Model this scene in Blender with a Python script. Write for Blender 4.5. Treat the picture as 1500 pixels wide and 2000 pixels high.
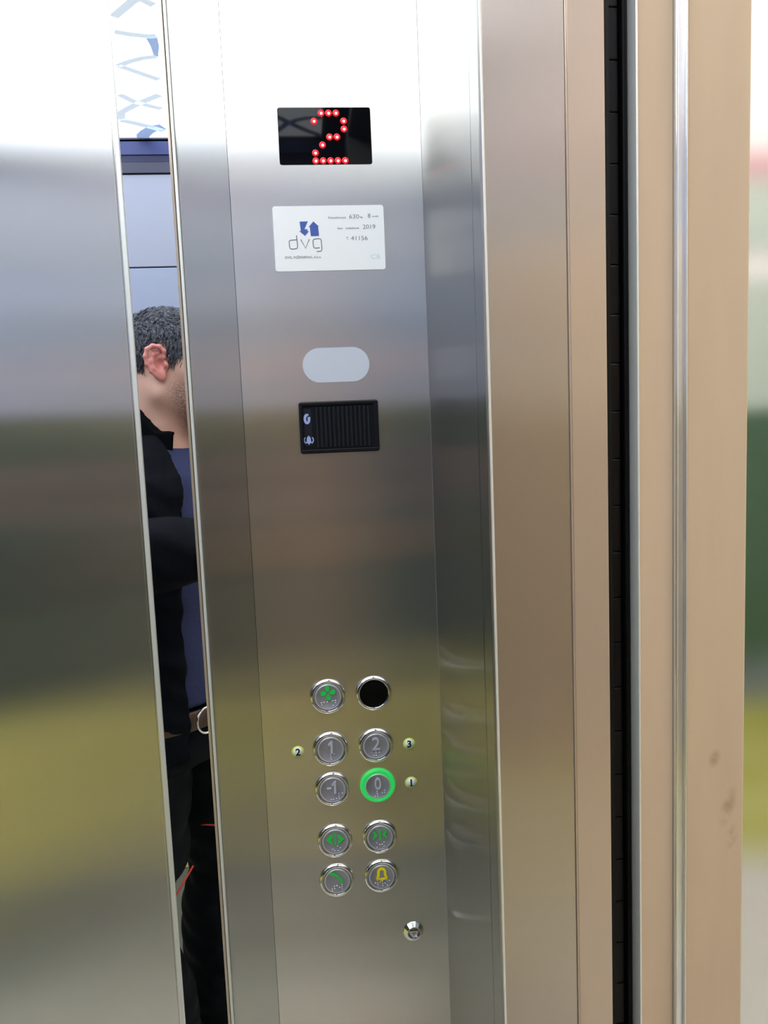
import bpy, bmesh, math, random
import numpy as np
from mathutils import Matrix, Vector

for o in list(bpy.data.objects):
    bpy.data.objects.remove(o)
SC = bpy.context.scene
COL = SC.collection
PI = math.pi
random.seed(7)
rng = np.random.default_rng(7)

# ------------------------------------------------------------------ camera, world, exposure
cam_data = bpy.data.cameras.new('camera')
cam_data.sensor_fit = 'VERTICAL'
cam_data.sensor_height = 24.0
cam_data.lens = 24.0 * 1530.0 / 2000.0
cam_data.clip_start = 0.02
cam = bpy.data.objects.new('camera', cam_data)
COL.objects.link(cam)
right, down, fwd = (.9943, -.0981, -.0406), (-.0511, -.1066, -.9930), (.0931, .9894, -.1111)
cam.matrix_world = Matrix(((right[0], -down[0], -fwd[0], 0.0),
                           (right[1], -down[1], -fwd[1], -0.80),
                           (right[2], -down[2], -fwd[2], 1.40), (0, 0, 0, 1)))
SC.camera = cam

world = bpy.data.worlds.new('world')
SC.world = world
world.use_nodes = True
world.node_tree.nodes['Background'].inputs[0].default_value = (.75, .82, 1, 1)
world.node_tree.nodes['Background'].inputs[1].default_value = 0.25
SC.view_settings.view_transform = 'Standard'
SC.view_settings.look = 'None'
SC.view_settings.gamma = 1
SC.view_settings.use_curve_mapping = False
SC.view_settings.exposure = 0.26
CEIL_POWER = 3.4        # luminous lift ceiling
LOBBY_POWER = 15.0       # lobby ceiling panels

# ------------------------------------------------------------------ materials
def srgb(r, g, b):
    f = lambda c: (c / 255 / 12.92) if c / 255 <= .04045 else ((c / 255 + .055) / 1.055) ** 2.4
    return (f(r), f(g), f(b), 1)

def mat(name, col, rough=.5, metal=0.0, emit=None, power=0.0, spec=None, coat=0, alpha=1, trans=0):
    m = bpy.data.materials.new(name)
    m.use_nodes = True
    b = m.node_tree.nodes['Principled BSDF']
    b.inputs['Base Color'].default_value = col
    b.inputs['Roughness'].default_value = rough
    b.inputs['Metallic'].default_value = metal
    if spec is not None: b.inputs['Specular IOR Level'].default_value = spec
    if coat: b.inputs['Coat Weight'].default_value = coat; b.inputs['Coat Roughness'].default_value = .05
    if emit:
        b.inputs['Emission Color'].default_value = emit
        b.inputs['Emission Strength'].default_value = power
    if trans: b.inputs['Transmission Weight'].default_value = trans
    b.inputs['Alpha'].default_value = alpha
    return m

def nd(m, t, **kw):
    n = m.node_tree.nodes.new(t)
    for k, v in kw.items(): setattr(n, k, v)
    return n

def noisy(m, scale=(40, 40, 40), amount=.12, bump=0.0, detail=4):
    """fine colour grain (and relief) from object coordinates"""
    nt = m.node_tree; b = nt.nodes['Principled BSDF']
    tc = nd(m, 'ShaderNodeTexCoord'); mp = nd(m, 'ShaderNodeMapping'); nz = nd(m, 'ShaderNodeTexNoise')
    mp.inputs['Scale'].default_value = scale
    nz.inputs['Scale'].default_value = 1; nz.inputs['Detail'].default_value = detail
    nt.links.new(tc.outputs['Object'], mp.inputs['Vector']); nt.links.new(mp.outputs[0], nz.inputs['Vector'])
    hsv = nd(m, 'ShaderNodeHueSaturation'); hsv.inputs['Color'].default_value = b.inputs['Base Color'].default_value
    mr = nd(m, 'ShaderNodeMapRange'); mr.inputs['To Min'].default_value = 1 - amount; mr.inputs['To Max'].default_value = 1 + amount
    mr.inputs['From Min'].default_value = .3; mr.inputs['From Max'].default_value = .7
    nt.links.new(nz.outputs['Fac'], mr.inputs['Value']); nt.links.new(mr.outputs[0], hsv.inputs['Value'])
    nt.links.new(hsv.outputs[0], b.inputs['Base Color'])
    if bump:
        bp = nd(m, 'ShaderNodeBump'); bp.inputs['Strength'].default_value = bump; bp.inputs['Distance'].default_value = .002
        nt.links.new(nz.outputs['Fac'], bp.inputs['Height']); nt.links.new(bp.outputs[0], b.inputs['Normal'])
    return m

def brushed(name, col, across, along, dull=.05, grain=.02, wave=0.0):
    """steel with vertical brush lines: reflections spread sideways (alpha "across" the lines) and stay sharp up and down ("along");
    the tangent is the horizontal U of the UV map; dull = the small diffuse share of a handled surface"""
    m = bpy.data.materials.new(name); m.use_nodes = True
    nt = m.node_tree; nt.nodes.remove(nt.nodes['Principled BSDF'])
    out = nt.nodes['Material Output']
    gl = nd(m, 'ShaderNodeBsdfAnisotropic', distribution='BECKMANN'); df = nd(m, 'ShaderNodeBsdfDiffuse'); mx = nd(m, 'ShaderNodeMixShader')
    q = math.sqrt(across * along)
    gl.inputs['Roughness'].default_value = math.sqrt(q)
    gl.inputs['Anisotropy'].default_value = q / across - 1
    mx.inputs[0].default_value = dull
    nt.links.new(gl.outputs[0], mx.inputs[1]); nt.links.new(df.outputs[0], mx.inputs[2]); nt.links.new(mx.outputs[0], out.inputs['Surface'])
    tg = nd(m, 'ShaderNodeTangent', direction_type='UV_MAP', uv_map='UVMap')
    nt.links.new(tg.outputs[0], gl.inputs['Tangent'])
    uv = nd(m, 'ShaderNodeUVMap', uv_map='UVMap')
    mp = nd(m, 'ShaderNodeMapping'); mp.inputs['Scale'].default_value = (2600, 60, 1)
    nz = nd(m, 'ShaderNodeTexNoise'); nz.inputs['Scale'].default_value = 1; nz.inputs['Detail'].default_value = 3
    nt.links.new(uv.outputs[0], mp.inputs['Vector']); nt.links.new(mp.outputs[0], nz.inputs['Vector'])
    mr = nd(m, 'ShaderNodeMapRange'); mr.inputs['From Min'].default_value = .3; mr.inputs['From Max'].default_value = .7
    mr.inputs['To Min'].default_value = 1 - grain; mr.inputs['To Max'].default_value = 1 + grain
    hsv = nd(m, 'ShaderNodeHueSaturation'); hsv.inputs['Color'].default_value = col
    nt.links.new(nz.outputs['Fac'], mr.inputs['Value']); nt.links.new(mr.outputs[0], hsv.inputs['Value'])
    nt.links.new(hsv.outputs[0], gl.inputs['Color']); nt.links.new(hsv.outputs[0], df.inputs['Color'])
    if wave:
        mp2 = nd(m, 'ShaderNodeMapping'); mp2.inputs['Scale'].default_value = (3.2, 5.5, 1)
        n2 = nd(m, 'ShaderNodeTexNoise'); n2.inputs['Scale'].default_value = 1; n2.inputs['Detail'].default_value = 1
        nt.links.new(uv.outputs[0], mp2.inputs['Vector']); nt.links.new(mp2.outputs[0], n2.inputs['Vector'])
        bp = nd(m, 'ShaderNodeBump'); bp.inputs['Strength'].default_value = 1; bp.inputs['Distance'].default_value = wave
        nt.links.new(n2.outputs['Fac'], bp.inputs['Height']); nt.links.new(bp.outputs[0], gl.inputs['Normal'])
    return m

M = {}
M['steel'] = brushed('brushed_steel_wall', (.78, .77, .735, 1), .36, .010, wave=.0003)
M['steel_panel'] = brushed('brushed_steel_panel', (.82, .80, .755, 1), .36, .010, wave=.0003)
M['steel_strip'] = brushed('brushed_steel_strip', (.60, .60, .58, 1), .36, .010, wave=.0003)  # darker copy of the wall steel; its dimmer reflections are put into the colour
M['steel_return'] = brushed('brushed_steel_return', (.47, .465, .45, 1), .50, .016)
M['steel_jamb'] = brushed('brushed_steel_jamb', (.60, .54, .48, 1), .22, .024, dull=.14)
M['clad'] = brushed('landing_cladding', (.80, .80, .80, 1), .07, .008, dull=.02)
M['bright_edge'] = mat('polished_edge', (.86, .86, .82, 1), .35, .45)
M['alu'] = mat('aluminium', (.82, .83, .84, 1), .32, .6)
M['alu_profile'] = brushed('aluminium_profile', (.86, .87, .88, 1), .22, .014, dull=.14)
M['chrome'] = mat('chrome', (.86, .86, .86, 1), .07, 1)
M['mirror'] = mat('mirror', (.86, .87, .90, 1), .0, 1)
M['beige'] = noisy(mat('beige_frame', srgb(200, 178, 152), .38, .0), (60, 60, 8), .03)
M['beige_steel'] = brushed('beige_steel', (.62, .51, .41, 1), .20, .03, dull=.45)
M['rubber'] = mat('black_rubber', (.003, .003, .003, 1), .5, spec=.2)
M['lens'] = mat('black_lens', (.003, .004, .005, 1), .3, spec=.25)
M['dark_gap'] = mat('dark_gap', (.012, .012, .012, 1), .7)
M['black_plastic'] = mat('black_plastic', (.006, .007, .010, 1), .4, spec=.2)
M['slat_plastic'] = mat('slat_plastic', (.010, .012, .018, 1), .45, spec=.25)
M['display_glass'] = mat('display_glass', (.003, .003, .004, 1), .03, spec=.25)
M['white_plastic'] = mat('white_plastic', srgb(205, 210, 222), .4)
M['label_white'] = mat('label_white', (.94, .94, .94, 1), .35)
M['print_blue'] = mat('print_blue', srgb(66, 92, 172), .5)
M['print_grey'] = mat('print_grey', srgb(96, 98, 108), .5)
M['print_faint'] = mat('print_faint', srgb(205, 232, 230), .5)
M['icon_blue'] = mat('icon_blue', srgb(160, 175, 225), .5)
M['cap'] = noisy(mat('button_cap', (.35, .35, .40, 1), .42, .5), (900, 900, 900), .05)
M['cap_rim'] = mat('cap_rim', (.72, .73, .80, 1), .3, .5)
M['glyph'] = mat('glyph_grey', srgb(190, 193, 206), .4)
M['glyph_green'] = mat('glyph_green', srgb(30, 212, 84), .35)
M['glyph_yellow'] = mat('glyph_yellow', srgb(255, 236, 20), .35)
M['lit_green'] = mat('lit_green', (.02, .35, .07, 1), .4, emit=(.018, .60, .10, 1), power=.52)
M['sticker_white'] = mat('sticker_white', srgb(240, 245, 236), .5)
M['sticker_rim'] = mat('sticker_rim', srgb(205, 224, 110), .5)
M['print_black'] = mat('print_black', (.01, .01, .012, 1), .5)
M['led_red'] = mat('led_red', (.25, .004, .008, 1), .4, emit=(1, .003, .016, 1), power=.8)
M['led_core'] = mat('led_core', (.8, .6, .5, 1), .4, emit=(1, .78, .66, 1), power=1.3)
M['key_core'] = mat('key_core', (.36, .38, .40, 1), .3, 1)
M['ceil_glow'] = mat('luminous_sheet', (.9, .9, .9, 1), .5, emit=(.88, .95, 1, 1), power=CEIL_POWER)
M['motif'] = mat('ceiling_print', (.42, .50, .58, 1), .6, emit=(.66, .74, .80, 1), power=.8)
M['motif_dark'] = mat('ceiling_print_dark', (.30, .42, .62, 1), .6, emit=(.42, .55, .85, 1), power=.6)
M['cornice_blue'] = mat('cornice_blue', srgb(48, 58, 112), .5)
M['cornice_dark'] = mat('cornice_dark', srgb(30, 34, 72), .6)
M['cornice_grey'] = mat('cornice_grey', srgb(56, 56, 78), .5)
M['lam_top'] = mat('laminate_top', srgb(150, 154, 172), .35)
M['lam_pale'] = mat('laminate_pale', srgb(148, 156, 180), .35)
M['band_brown'] = mat('added_brown', srgb(112, 92, 80), .4)
M['band_green'] = noisy(mat('added_green', srgb(56, 74, 52), .35), (6, 6, 6), .1)
M['band_olive'] = noisy(mat('added_olive', srgb(244, 232, 136), .4), (6, 6, 6), .08)
M['lam_grey'] = mat('skirting_grey', srgb(146, 150, 142), .4)
M['floor'] = noisy(mat('lift_floor', srgb(222, 220, 212), .45), (120, 120, 120), .12)
M['lobby_floor'] = noisy(mat('lobby_floor', srgb(186, 186, 180), .4), (8, 8, 8), .06)
M['runner'] = noisy(mat('runner', srgb(150, 152, 62), .8), (200, 200, 200), .2)
M['joint'] = mat('joint_light', srgb(215, 212, 170), .6)
M['wall_white'] = mat('lobby_white', srgb(236, 236, 240), .6)
M['wall_pale'] = mat('lobby_pale', srgb(188, 204, 196), .6)
M['wall_green'] = noisy(mat('lobby_green', srgb(52, 92, 66), .5), (5, 5, 5), .15)
M['wall_grey'] = mat('lobby_grey', srgb(110, 126, 136), .5)
M['wall_red'] = mat('lobby_red', srgb(196, 58, 96), .5)
M['lobby_glow'] = mat('lobby_panel', (.9, .9, .9, 1), .5, emit=(1, .93, .82, 1), power=LOBBY_POWER)
M['reflect_beige'] = noisy(mat('added_beige', srgb(206, 172, 138), .45), (40, 40, 3), .06)
M['reflect_lavender'] = mat('added_lavender', srgb(166, 168, 200), .5)
M['phone'] = mat('phone_black', (.01, .01, .012, 1), .15)
M['skin'] = mat('skin', srgb(232, 184, 166), .5)
M['ear_skin'] = mat('ear_skin', srgb(214, 138, 132), .45)
M['hair'] = mat('hair', srgb(62, 64, 74), .5)
M['jacket'] = noisy(mat('jacket_cloth', srgb(11, 14, 21), .75, spec=.08), (90, 90, 90), .25)
M['collar'] = mat('jacket_collar', srgb(8, 10, 14), .8, spec=.08)
M['shirt'] = noisy(mat('shirt_cloth', srgb(42, 51, 92), .85), (160, 160, 160), .12)
M['neckband'] = mat('neckband', srgb(38, 42, 70), .85)
M['trousers'] = noisy(mat('trouser_cloth', srgb(14, 18, 22), .7, spec=.08), (80, 80, 80), .25)
M['piping'] = mat('red_piping', srgb(196, 62, 44), .5)
M['leather'] = mat('leather', srgb(70, 46, 34), .5)
M['shoe'] = mat('shoe_leather', srgb(16, 20, 26), .35)
M['eye'] = mat('eye', (.8, .8, .8, 1), .1)

# stubble: darker skin on the jaw and chin (it belongs to the face)
def stubble(m):
    nt = m.node_tree; b = nt.nodes['Principled BSDF']
    at = nd(m, 'ShaderNodeAttribute', attribute_name='beard')
    nz = nd(m, 'ShaderNodeTexNoise'); nz.inputs['Scale'].default_value = 500; nz.inputs['Detail'].default_value = 2
    tc = nd(m, 'ShaderNodeTexCoord'); nt.links.new(tc.outputs['Object'], nz.inputs['Vector'])
    ml = nd(m, 'ShaderNodeMath', operation='MULTIPLY'); nt.links.new(at.outputs['Fac'], ml.inputs[0])
    mr = nd(m, 'ShaderNodeMapRange'); mr.inputs['To Min'].default_value = .45; mr.inputs['To Max'].default_value = 1.05
    mr.inputs['From Min'].default_value = .35; mr.inputs['From Max'].default_value = .65
    nt.links.new(nz.outputs['Fac'], mr.inputs['Value']); nt.links.new(mr.outputs[0], ml.inputs[1])
    mx = nd(m, 'ShaderNodeMix', data_type='RGBA')
    mx.inputs['A'].default_value = b.inputs['Base Color'].default_value; mx.inputs['B'].default_value = srgb(92, 70, 66)
    nt.links.new(ml.outputs[0], mx.inputs['Factor']); nt.links.new(mx.outputs['Result'], b.inputs['Base Color'])
    b.inputs['Subsurface Weight'].default_value = .08
    b.inputs['Subsurface Radius'].default_value = (.01, .004, .002)
stubble(M['skin'])
def greying(m):
    nt = m.node_tree; b = nt.nodes['Principled BSDF']
    tc = nd(m, 'ShaderNodeTexCoord'); nz = nd(m, 'ShaderNodeTexNoise')
    nz.inputs['Scale'].default_value = 260; nz.inputs['Detail'].default_value = 3
    nt.links.new(tc.outputs['Object'], nz.inputs['Vector'])
    cr = nd(m, 'ShaderNodeValToRGB')
    cr.color_ramp.elements[0].position = .42; cr.color_ramp.elements[0].color = srgb(50, 53, 64)
    cr.color_ramp.elements[1].position = .72; cr.color_ramp.elements[1].color = srgb(104, 106, 118)
    nt.links.new(nz.outputs['Fac'], cr.inputs[0]); nt.links.new(cr.outputs[0], b.inputs['Base Color'])
greying(M['hair'])
def smudged(m):   # finger marks on the outer frame near z 1.02
    nt = m.node_tree; b = nt.nodes['Principled BSDF']
    old = b.inputs['Base Color'].links[0].from_socket
    tc = nd(m, 'ShaderNodeTexCoord'); nz = nd(m, 'ShaderNodeTexNoise')
    nz.inputs['Scale'].default_value = 90; nz.inputs['Detail'].default_value = 3
    nt.links.new(tc.outputs['Object'], nz.inputs['Vector'])
    geo = nd(m, 'ShaderNodeNewGeometry')
    fac = None
    for (x, z, rx, rz) in ((.3085, 1.0965, .006, .017), (.3120, 1.072, .005, .011), (.2975, 1.136, .005, .008)):
        mp = nd(m, 'ShaderNodeMapping', vector_type='TEXTURE')
        mp.inputs['Location'].default_value = (x, -.252, z); mp.inputs['Scale'].default_value = (rx, .05, rz); mp.inputs['Rotation'].default_value = (0, .3, 0)
        nt.links.new(geo.outputs['Position'], mp.inputs['Vector'])
        ln = nd(m, 'ShaderNodeVectorMath', operation='LENGTH'); nt.links.new(mp.outputs[0], ln.inputs[0])
        r = nd(m, 'ShaderNodeMapRange'); r.inputs['From Min'].default_value = 1.1; r.inputs['From Max'].default_value = .3
        r.inputs['To Min'].default_value = 0; r.inputs['To Max'].default_value = 1
        nt.links.new(ln.outputs['Value'], r.inputs['Value'])
        if fac is None: fac = r.outputs[0]
        else:
            mx = nd(m, 'ShaderNodeMath', operation='MAXIMUM'); nt.links.new(fac, mx.inputs[0]); nt.links.new(r.outputs[0], mx.inputs[1]); fac = mx.outputs[0]
    mul = nd(m, 'ShaderNodeMath', operation='MULTIPLY'); nt.links.new(fac, mul.inputs[0])
    r2 = nd(m, 'ShaderNodeMapRange'); r2.inputs['From Min'].default_value = .33; r2.inputs['From Max'].default_value = .56; r2.inputs['To Max'].default_value = .42
    nt.links.new(nz.outputs['Fac'], r2.inputs['Value']); nt.links.new(r2.outputs[0], mul.inputs[1])
    mix = nd(m, 'ShaderNodeMix', data_type='RGBA'); nt.links.new(mul.outputs[0], mix.inputs['Factor'])
    nt.links.new(old, mix.inputs['A']); mix.inputs['B'].default_value = srgb(120, 86, 60)
    nt.links.new(mix.outputs['Result'], b.inputs['Base Color'])
M['beige_smudged'] = noisy(mat('beige_frame_marked', srgb(200, 178, 152), .38, .0), (60, 60, 8), .03)
smudged(M['beige_smudged'])

# ------------------------------------------------------------------ mesh helpers (coordinates in world metres)
def bm_new(): return bmesh.new()

def add_box(bm, x0, x1, y0, y1, z0, z1, bevel=0.0, seg=2):
    vs = [bm.verts.new(p) for p in ((x0, y0, z0), (x1, y0, z0), (x1, y1, z0), (x0, y1, z0), (x0, y0, z1), (x1, y0, z1), (x1, y1, z1), (x0, y1, z1))]
    fs = [bm.faces.new([vs[i] for i in q]) for q in ((3, 2, 1, 0), (4, 5, 6, 7), (0, 1, 5, 4), (1, 2, 6, 5), (2, 3, 7, 6), (3, 0, 4, 7))]
    if bevel:
        es = {e for f in fs for e in f.edges}
        bmesh.ops.bevel(bm, geom=list(es), offset=bevel, segments=seg, profile=.5, affect='EDGES')
    return bm

def add_lathe(bm, cx, cz, y0, prof, n=48, mats=None):
    """profile (radius, height out of the wall) spun about the axis that points to -y"""
    rings = []
    for r, h in prof:
        if r < 1e-7: rings.append([bm.verts.new((cx, y0 - h, cz))])
        else: rings.append([bm.verts.new((cx + r * math.cos(2 * PI * i / n), y0 - h, cz + r * math.sin(2 * PI * i / n))) for i in range(n)])
    for k in range(len(rings) - 1):
        a, b = rings[k], rings[k + 1]
        for i in range(n):
            j = (i + 1) % n
            q = [a[i % len(a)], a[j % len(a)], b[j % len(b)], b[i % len(b)]]
            q = [v for t, v in enumerate(q) if v not in q[:t]]
            if len(q) > 2:
                f = bm.faces.new(q); f.smooth = True
                if mats: f.material_index = mats[k]
    return bm

def add_prism(bm, pts, y_front, y_back, smooth=False):
    """polygon in (x, z), extruded from y_back out to y_front"""
    a = [bm.verts.new((x, y_front, z)) for x, z in pts]
    b = [bm.verts.new((x, y_back, z)) for x, z in pts]
    n = len(pts)
    bm.faces.new(a); bm.faces.new(b[::-1])
    for i in range(n): bm.faces.new((a[i], b[i], b[(i + 1) % n], a[(i + 1) % n]))
    bmesh.ops.recalc_face_normals(bm, faces=bm.faces[:])
    return bm

def round_rect(x0, x1, z0, z1, r, n=6):
    pts = []
    for cx, cz, a0 in ((x1 - r, z1 - r, 0), (x0 + r, z1 - r, 90), (x0 + r, z0 + r, 180), (x1 - r, z0 + r, 270)):
        for i in range(n + 1):
            a = math.radians(a0 + 90 * i / n); pts.append((cx + r * math.cos(a), cz + r * math.sin(a)))
    return pts

def add_ribbon(bm, pts, w, y_front, y_back):
    """a stroke of width w (a number or one per point) through (x, z) points, as a raised bar"""
    n = len(pts); L, R = [], []
    for i in range(n):
        p, q = pts[max(i - 1, 0)], pts[min(i + 1, n - 1)]
        t = Vector((q[0] - p[0], q[1] - p[1])).normalized(); nx, nz = -t.y, t.x
        h = (w[i] if hasattr(w, '__len__') else w) / 2
        L.append((pts[i][0] + nx * h, pts[i][1] + nz * h)); R.append((pts[i][0] - nx * h, pts[i][1] - nz * h))
    v = lambda p, y: bm.verts.new((p[0], y, p[1]))
    lf, rf, lb, rb = [[v(p, y) for p in s] for s, y in ((L, y_front), (R, y_front), (L, y_back), (R, y_back))]
    for i in range(n - 1):
        bm.faces.new((lf[i], lf[i + 1], rf[i + 1], rf[i])); bm.faces.new((lb[i], rb[i], rb[i + 1], lb[i + 1]))
        bm.faces.new((lf[i], lb[i], lb[i + 1], lf[i + 1])); bm.faces.new((rf[i], rf[i + 1], rb[i + 1], rb[i]))
    bm.faces.new((lf[0], rf[0], rb[0], lb[0])); bm.faces.new((lf[-1], lb[-1], rb[-1], rf[-1]))
    return bm

def add_tube(bm, pts, r, n=8):
    P = [Vector(p) for p in pts]; rings = []
    for i, p in enumerate(P):
        t = (P[min(i + 1, len(P) - 1)] - P[max(i - 1, 0)]).normalized()
        a = t.cross(Vector((0, 0, 1)) if abs(t.z) < .9 else Vector((1, 0, 0))).normalized(); b = t.cross(a)
        rings.append([bm.verts.new(p + r * (math.cos(2 * PI * k / n) * a + math.sin(2 * PI * k / n) * b)) for k in range(n)])
    for A, B in zip(rings, rings[1:]):
        for k in range(n):
            f = bm.faces.new((A[k], A[(k + 1) % n], B[(k + 1) % n], B[k])); f.smooth = True
    bm.faces.new(rings[0][::-1]); bm.faces.new(rings[-1])
    return bm

def world_loc(o):
    v = Vector((0, 0, 0))
    while o is not None: v += o.location; o = o.parent
    return v

def finish(name, me, m, parent, origin):
    for mm in (m if isinstance(m, (list, tuple)) else [m]): me.materials.append(mm)
    o = bpy.data.objects.new(name, me); COL.objects.link(o)
    base = world_loc(parent) if parent is not None else Vector((0, 0, 0))
    if origin is None:
        c = [v.co for v in me.vertices]
        origin = Vector(((min(p.x for p in c) + max(p.x for p in c)) / 2, (min(p.y for p in c) + max(p.y for p in c)) / 2, min(p.z for p in c)))
    origin = Vector(origin)
    me.transform(Matrix.Translation(-origin))
    o.location = origin - base
    if parent is not None: o.parent = parent
    return o

def obj(name, bm, m, parent=None, origin=None, smooth=None):
    uv = bm.loops.layers.uv.new('UVMap')
    bm.normal_update()
    for f in bm.faces:
        n = f.normal
        for l in f.loops:
            c = l.vert.co
            if abs(n.z) > .8: l[uv].uv = (c.x, c.y)
            else: l[uv].uv = (c.x if abs(n.y) >= abs(n.x) else c.y, c.z)
        if smooth is not None: f.smooth = smooth
    me = bpy.data.meshes.new(name); bm.to_mesh(me); bm.free()
    return finish(name, me, m, parent, origin)

def thing(name, label, cat, loc, group=None):
    o = bpy.data.objects.new(name, None); COL.objects.link(o)
    o.location = loc; o.empty_display_size = .05
    return tag(o, label, cat, group)

def tag(o, label=None, cat=None, group=None, kind=None):
    if label: o['label'] = label
    if cat: o['category'] = cat
    if group: o['group'] = group
    if kind: o['kind'] = kind
    return o

def box(name, m, x0, x1, y0, y1, z0, z1, parent=None, bevel=0.0, seg=2):
    return obj(name, add_box(bm_new(), x0, x1, y0, y1, z0, z1, bevel, seg), m, parent)

def struct(o): o['kind'] = 'structure'; return o

def text_bm(s, cx, cz, height, y_front, depth, squeeze=1.0, bold=0.0, align='CENTER'):
    """lettering that faces -y; height = height of the whole text box of its glyphs"""
    cu = bpy.data.curves.new('lettering', 'FONT'); cu.body = s; cu.size = 1; cu.extrude = .5; cu.offset = bold
    cu.resolution_u = 3
    o = bpy.data.objects.new('lettering_source', cu); COL.objects.link(o)
    bpy.context.view_layer.update()
    me = bpy.data.meshes.new_from_object(o.evaluated_get(bpy.context.evaluated_depsgraph_get()))
    bpy.data.objects.remove(o); bpy.data.curves.remove(cu)
    bm = bm_new(); bm.from_mesh(me); bpy.data.meshes.remove(me)
    xs = [v.co.x for v in bm.verts]; ys = [v.co.y for v in bm.verts]
    x0, x1, y0, y1 = min(xs), max(xs), min(ys), max(ys)
    k = height / (y1 - y0); ax = {'CENTER': (x0 + x1) / 2, 'LEFT': x0, 'RIGHT': x1}[align]
    for v in bm.verts:
        x, y, z = v.co
        v.co = (cx + (x - ax) * k * squeeze, y_front + depth * (.5 - z), cz + (y - (y0 + y1) / 2) * k)
    return bm

# ------------------------------------------------------------------ the lift car: shell
CAR_X0, FRONT, OPP, CEIL = -1.27, .127, -1.20, 2.10
ZT = 2.10
struct(box('floor', M['floor'], CAR_X0 - .05, .2365, OPP - .05, .05, -.04, 0))
ceiling = struct(box('ceiling', M['wall_white'], CAR_X0 - .05, .19, OPP - .05, .05, 2.135, 2.17))
wl = struct(box('wall_left', M['dark_gap'], CAR_X0 - .05, FRONT, .012, .05, 0, 2.135))
p = box('steel_panel', M['steel'], CAR_X0, -.1690, 0, .012, .08, ZT, wl, .0012)
p['label'] = 'wide brushed steel panel left of the mirror strip'
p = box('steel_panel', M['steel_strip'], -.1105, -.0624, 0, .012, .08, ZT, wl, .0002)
p['label'] = 'narrow brushed steel panel between mirror and control panel'
box('skirting', M['lam_grey'], CAR_X0, FRONT, -.008, .012, 0, .078, wl, .001)
BANDS = ((.0, .255, 'lam_grey', 'skirting'), (.258, .70, 'band_olive', 'added_olive_band'), (.703, 1.20, 'band_green', 'green_panel'), (1.203, 1.33, 'band_brown', 'added_brown_band'),  # olive, green and brown bands invented to colour the steel's reflections
         (1.333, 1.45, 'band_green', 'green_panel'), (1.453, 1.80, 'lam_pale', 'pale_panel'), (1.803, 2.018, 'lam_top', 'white_panel'))
wr = struct(box('wall_right', M['dark_gap'], CAR_X0 - .05, .19, OPP - .05, OPP - .012, 0, 2.135))
wb = struct(box('wall_back', M['dark_gap'], CAR_X0 - .05, CAR_X0 - .012, OPP - .05, .05, 0, 2.135))
for z0, z1, m, n in BANDS:
    box(n, M[m], CAR_X0, FRONT, OPP - .012, OPP, z0, z1, wr, .0012)
    box(n, M[m], CAR_X0 - .012, CAR_X0, OPP, 0, z0, z1, wb, .0012)
# stepped cornice under the ceiling on the far sides
tr = struct(box('trim_1', M['cornice_blue'], CAR_X0, FRONT, OPP - .012, OPP + .006, 2.062, 2.092))
box('shadow_gap', M['cornice_dark'], CAR_X0, FRONT, OPP - .012, OPP + .003, 2.046, 2.061, tr)
box('lower_fillet', M['cornice_grey'], CAR_X0, FRONT, OPP - .012, OPP + .005, 2.020, 2.045, tr, .001)
tr = struct(box('trim_2', M['cornice_blue'], CAR_X0 - .012, CAR_X0 + .006, OPP, 0, 2.062, 2.092))
box('shadow_gap', M['cornice_dark'], CAR_X0 - .012, CAR_X0 + .003, OPP, 0, 2.046, 2.061, tr)
box('lower_fillet', M['cornice_grey'], CAR_X0 - .012, CAR_X0 + .005, OPP, 0, 2.020, 2.045, tr, .001)

# luminous ceiling with printed twigs
cl = thing('ceiling_light', 'luminous white ceiling sheet printed with crossing twigs above the lift car', 'ceiling light', (-.28, -.6, 2.096))
box('light_sheet', M['ceil_glow'], -1.20, .072, -1.192, -.05, 2.100, 2.106, cl)
fr = bm_new()
for b in ((-1.225, -1.20, -1.198, -.02), (.072, .12, -1.198, -.02), (-1.20, .072, -1.198, -1.192), (-1.20, .072, -.05, -.02)):
    add_box(fr, b[0], b[1], b[2], b[3], 2.096, 2.134)
obj('light_frame', fr, M['cornice_grey'], cl)
def twig(pts, w, m='motif'):
    bm = bm_new(); add_ribbon(bm, pts, w, -2.0985, -2.0998)          # built in x, z then laid flat
    for v in bm.verts: v.co = (v.co.x, v.co.z, -v.co.y)
    bmesh.ops.recalc_face_normals(bm, faces=bm.faces[:])
    obj('printed_twig', bm, M[m], cl)
TW = [([(-.287, -.636), (-.266, -.611), (-.246, -.587), (-.231, -.579), (-.214, -.598)], .012), ([(-.297, -.686), (-.272, -.695), (-.242, -.702), (-.229, -.700)], .008),
      ([(-.238, -.702), (-.238, -.735), (-.243, -.778)], [.016, .012, .006]), ([(-.243, -.778), (-.268, -.784), (-.294, -.797), (-.322, -.816)], .010),
      ([(-.320, -.816), (-.290, -.844), (-.256, -.876)], .008), ([(-.349, -.946), (-.327, -.982), (-.301, -1.003), (-.277, -1.020)], .009),
      ([(-.268, -.948), (-.318, -.990), (-.348, -1.019), (-.367, -1.041), (-.376, -1.079)], .013), ([(-.377, -1.082), (-.346, -1.103), (-.314, -1.128), (-.294, -1.147)], .011),
      ([(-.292, -1.122), (-.315, -1.131), (-.334, -1.153), (-.347, -1.175), (-.350, -1.190)], .016),
      ([(-.045, -1.06), (-.027, -1.074), (.008, -1.120), (.038, -1.156), (.070, -1.186)], .012), ([(-.05, -1.18), (-.029, -1.148), (-.009, -1.111), (.015, -1.089), (.038, -1.078), (.070, -1.078)], .012)]
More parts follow.
